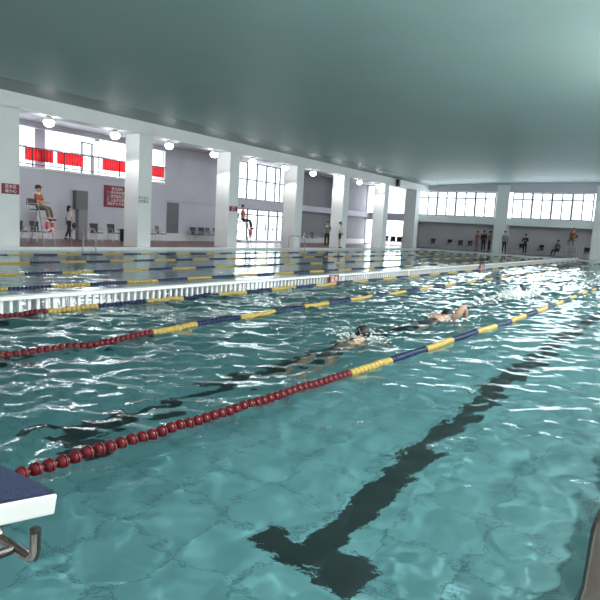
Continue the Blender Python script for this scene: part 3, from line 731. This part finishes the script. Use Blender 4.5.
for yy in (49.0, 49.9):
    for x in (-24.3, -23.65, -23.0, -22.35):
        place_chair(x, yy, random.uniform(-.5, .5) + (PI if yy > 49.5 else 0), 'black chair by the bright corner window, %s in the %s row' % (('first', 'second', 'third', 'fourth')[k % 4], ('front', 'back')[k // 4]), 'black chairs by the corner window'); k += 1
person((-10.15, 52.9-.02, DECK), PI-.5, 'person in dark clothes sitting on a chair at the far end', pelvis=(0, -.08, .55), legs=SIT, arms=LAP, top_m='cloth_g', bot_m='cloth_d', h=1.7)
def make_table():
    r = empty('low_table', (0, 0, 0))
    MB().lathe([(.40, 0), (.42, .012), (.42, .03), (.40, .04)], o=(0, 0, .5), n=28).build('tabletop', M['table'], r, True)
    for a in range(3): MB().tube([(.32*math.cos(a*2.1), .32*math.sin(a*2.1), 0), (.2*math.cos(a*2.1), .2*math.sin(a*2.1), .5)], .015, 8).build('leg', M['white'], r, True)
    return r
t0 = make_table()
for i, (x, lb) in enumerate(((-21.4, 'white low table at the left end of the far recess'), (-18.8, 'white low table between chairs in the far recess'), (-15.9, 'white low table behind the three standing people'), (-12.95, 'white low table right of the far column'), (-7.5, 'white low table right of the far lifeguard chair'))):
    o = t0 if i == 0 else copy_tree(t0); o.location = (x, 52.0 if i != 2 else 52.6, DECK); tag(o, lb, 'table', 'low tables in the far recess')
bn = MB().lathe([(.17, 0), (.19, .02), (.21, .55), (.22, .56), (.22, .62), (.20, .64)], n=20).build('waste_bin', M['rubber'], None, True, loc=(-25.6, 21.2, DECK)); tag(bn, 'black waste bin beside the second column', 'bin')
e = empty('notice_easel', (-26.2, 17.0, DECK)); tag(e, 'pale notice board on legs behind the left lifeguard chair', 'notice board')
MB().box(-.02, .02, -.35, .35, .55, 1.35).build('board', M['pinkboard'], e, bevel=.01)
for y in (-.3, .3): MB().box(-.02, .02, y-.02, y+.02, 0, .56).build('leg', M['steel'], e)

# ------------------------------------------------------------------ swimmers
def swimmer(loc, rz, label, roll=0, arm_up=False, cap='hair', pitch=.10):
    e = empty('person', loc, rz); tag(e, label, 'swimmer', 'swimmers in the second lane')
    J = []; E = []
    Rr = Matrix.Rotation(roll, 3, 'Y') @ Matrix.Rotation(pitch, 3, 'X')
    def add(p, r, par=None):
        J.append((Rr @ Vector(p), r)); i = len(J)-1
        if par is not None: E.append((par, i))
        return i
    p0 = add((0, -.62, -.05), (.15, .11)); p1 = add((0, -.42, -.03), (.13, .10), p0); p2 = add((0, -.22, -.01), (.16, .115), p1); p3 = add((0, -.08, 0), (.13, .09), p2); n = add((0, .02, .02), .058, p3)
    h1 = add((0, .10, .05), .085, n); h2 = add((0, .17, .09), .088, h1); add((0, .22, .13), .05, h2); add((0, .235, .045), .015, h1)
    for q in (-1, 1):
        if arm_up and q == 1:
            c = [(.17, -.06, .05), (.24, -.12, .24), (.28, -.06, .40), (.30, .14, .22), (.30, .30, .05)]
        elif arm_up: c = [(-.18, -.05, 0), (-.2, .1, -.03), (-.19, .24, -.06), (-.17, .38, -.09), (-.16, .50, -.10)]
        else: c = [(q*.18, -.06, 0), (q*.30, .04, -.10), (q*.36, .14, -.16), (q*.28, .24, -.14), (q*.20, .32, -.12)]
        r = [.075, .066, .058, .048, .030] if arm_up else [.060, .05, .042, .038, .028]; pr = p3; ids = []
        for a, b in zip(c, r): pr = add(a, b, pr); ids.append(pr)
        d = (Vector(c[-1])-Vector(c[-2])).normalized(); pm = add(Vector(c[-1])+d*.06, (.036, .018), pr); s_ = d.cross(Vector((0, 0, 1))).normalized()
        for kk, ln in zip((-1.5, -.5, .5, 1.5), (.07, .085, .08, .06)): add(Vector(c[-1])+d*(.07+ln)+s_*kk*.019, .009, pm)
        add(Vector(c[-1])+d*.05+s_*q*-.055, .010, pr)
    for q in (-1, 1):
        l = [((q*.09, -.74, -.06), .085), ((q*.12, -.95, -.10), .068), ((q*.13, -1.10, -.14), .052), ((q*.13, -1.28, -.14), .05), ((q*.12, -1.48, -.15), .036), ((q*.12, -1.66, -.20), .028)]
        pr = p0
        for a, b in l: pr = add(a, b, pr)
    skin_mesh('body', J, E, M['skin'], e)
    T = [(Rr @ Vector(a), b) for a, b in (((0, -.70, -.055), (.158, .12)), ((0, -.55, -.045), (.155, .118)), ((0, -.42, -.03), (.138, .108)), ((0, -.22, -.01), (.168, .122)))]
    TE = [(0, 1), (1, 2), (2, 3)]
    for q in (-1, 1):
        k = len(T); T += [(Rr @ Vector((q*.09, -.76, -.06)), .095), (Rr @ Vector((q*.11, -.88, -.085)), .082)]; TE += [(0, k), (k, k+1)]
    skin_mesh('swimsuit', T, TE, M['suit'], e)
    MB().ball(Rr @ Vector((0, .165, .115)), .105, 1, 1, .9).build('swim_cap', M[cap], e, True)
    g = MB()
    for q in (-1, 1): g.ball(Rr @ Vector((q*.035, .255, .085)), .022, 1, .6, .8, 8, 6)
    g.build('goggles', M['black'], e, True)
    return e
def splash(loc, n, sp, lab, rmax=.03):
    b = MB()
    for _ in range(n):
        a = random.uniform(0, 2*PI); d = abs(random.gauss(0, 1)); hgt = abs(random.gauss(0, sp[2]))*max(0, 1-.3*d)
        x, y = sp[0]*d*math.cos(a), sp[1]*d*math.sin(a); r = random.uniform(.004, rmax)*(1 if hgt < .05 else .6)
        b.ball((x, y, hgt), r, random.uniform(.7, 1.8), random.uniform(.7, 1.8), random.uniform(.3, .9), 7, 5)
    o = b.build('splash_foam', M['foam'], None, True, loc=loc); tag(o, lab, 'splash', kind='stuff')
swimmer((-3.50, 6.60, -.05), 0, 'swimmer with dark hair closest to the camera in the second lane', 0, pitch=.22)
splash((-3.52, 6.72, .02), 300, (.20, .17, .08), 'white splash round the nearest swimmer', .015)
swimmer((-3.58, 9.75, -.06), 0, 'swimmer lifting one elbow, middle one in the second lane', .3, True, pitch=-.03)
splash((-3.45, 9.75, .0), 160, (.3, .4, .05), 'white splash round the middle swimmer', .02)
swimmer((-3.85, 16.1, -.05), 0, 'swimmer farthest away in the second lane behind white splash', -.2)
splash((-3.75, 15.2, .0), 600, (.25, 1.0, .08), 'long white splash behind the farthest swimmer', .05)

# ------------------------------------------------------------------ apply the skin surfaces
bpy.context.view_layer.update()
dg = bpy.context.evaluated_depsgraph_get()
new = [(o, bpy.data.meshes.new_from_object(o.evaluated_get(dg))) for o in skins]
for o, me in new:
    o.modifiers.clear(); o.data = me
    me.polygons.foreach_set('use_smooth', [True]*len(me.polygons))
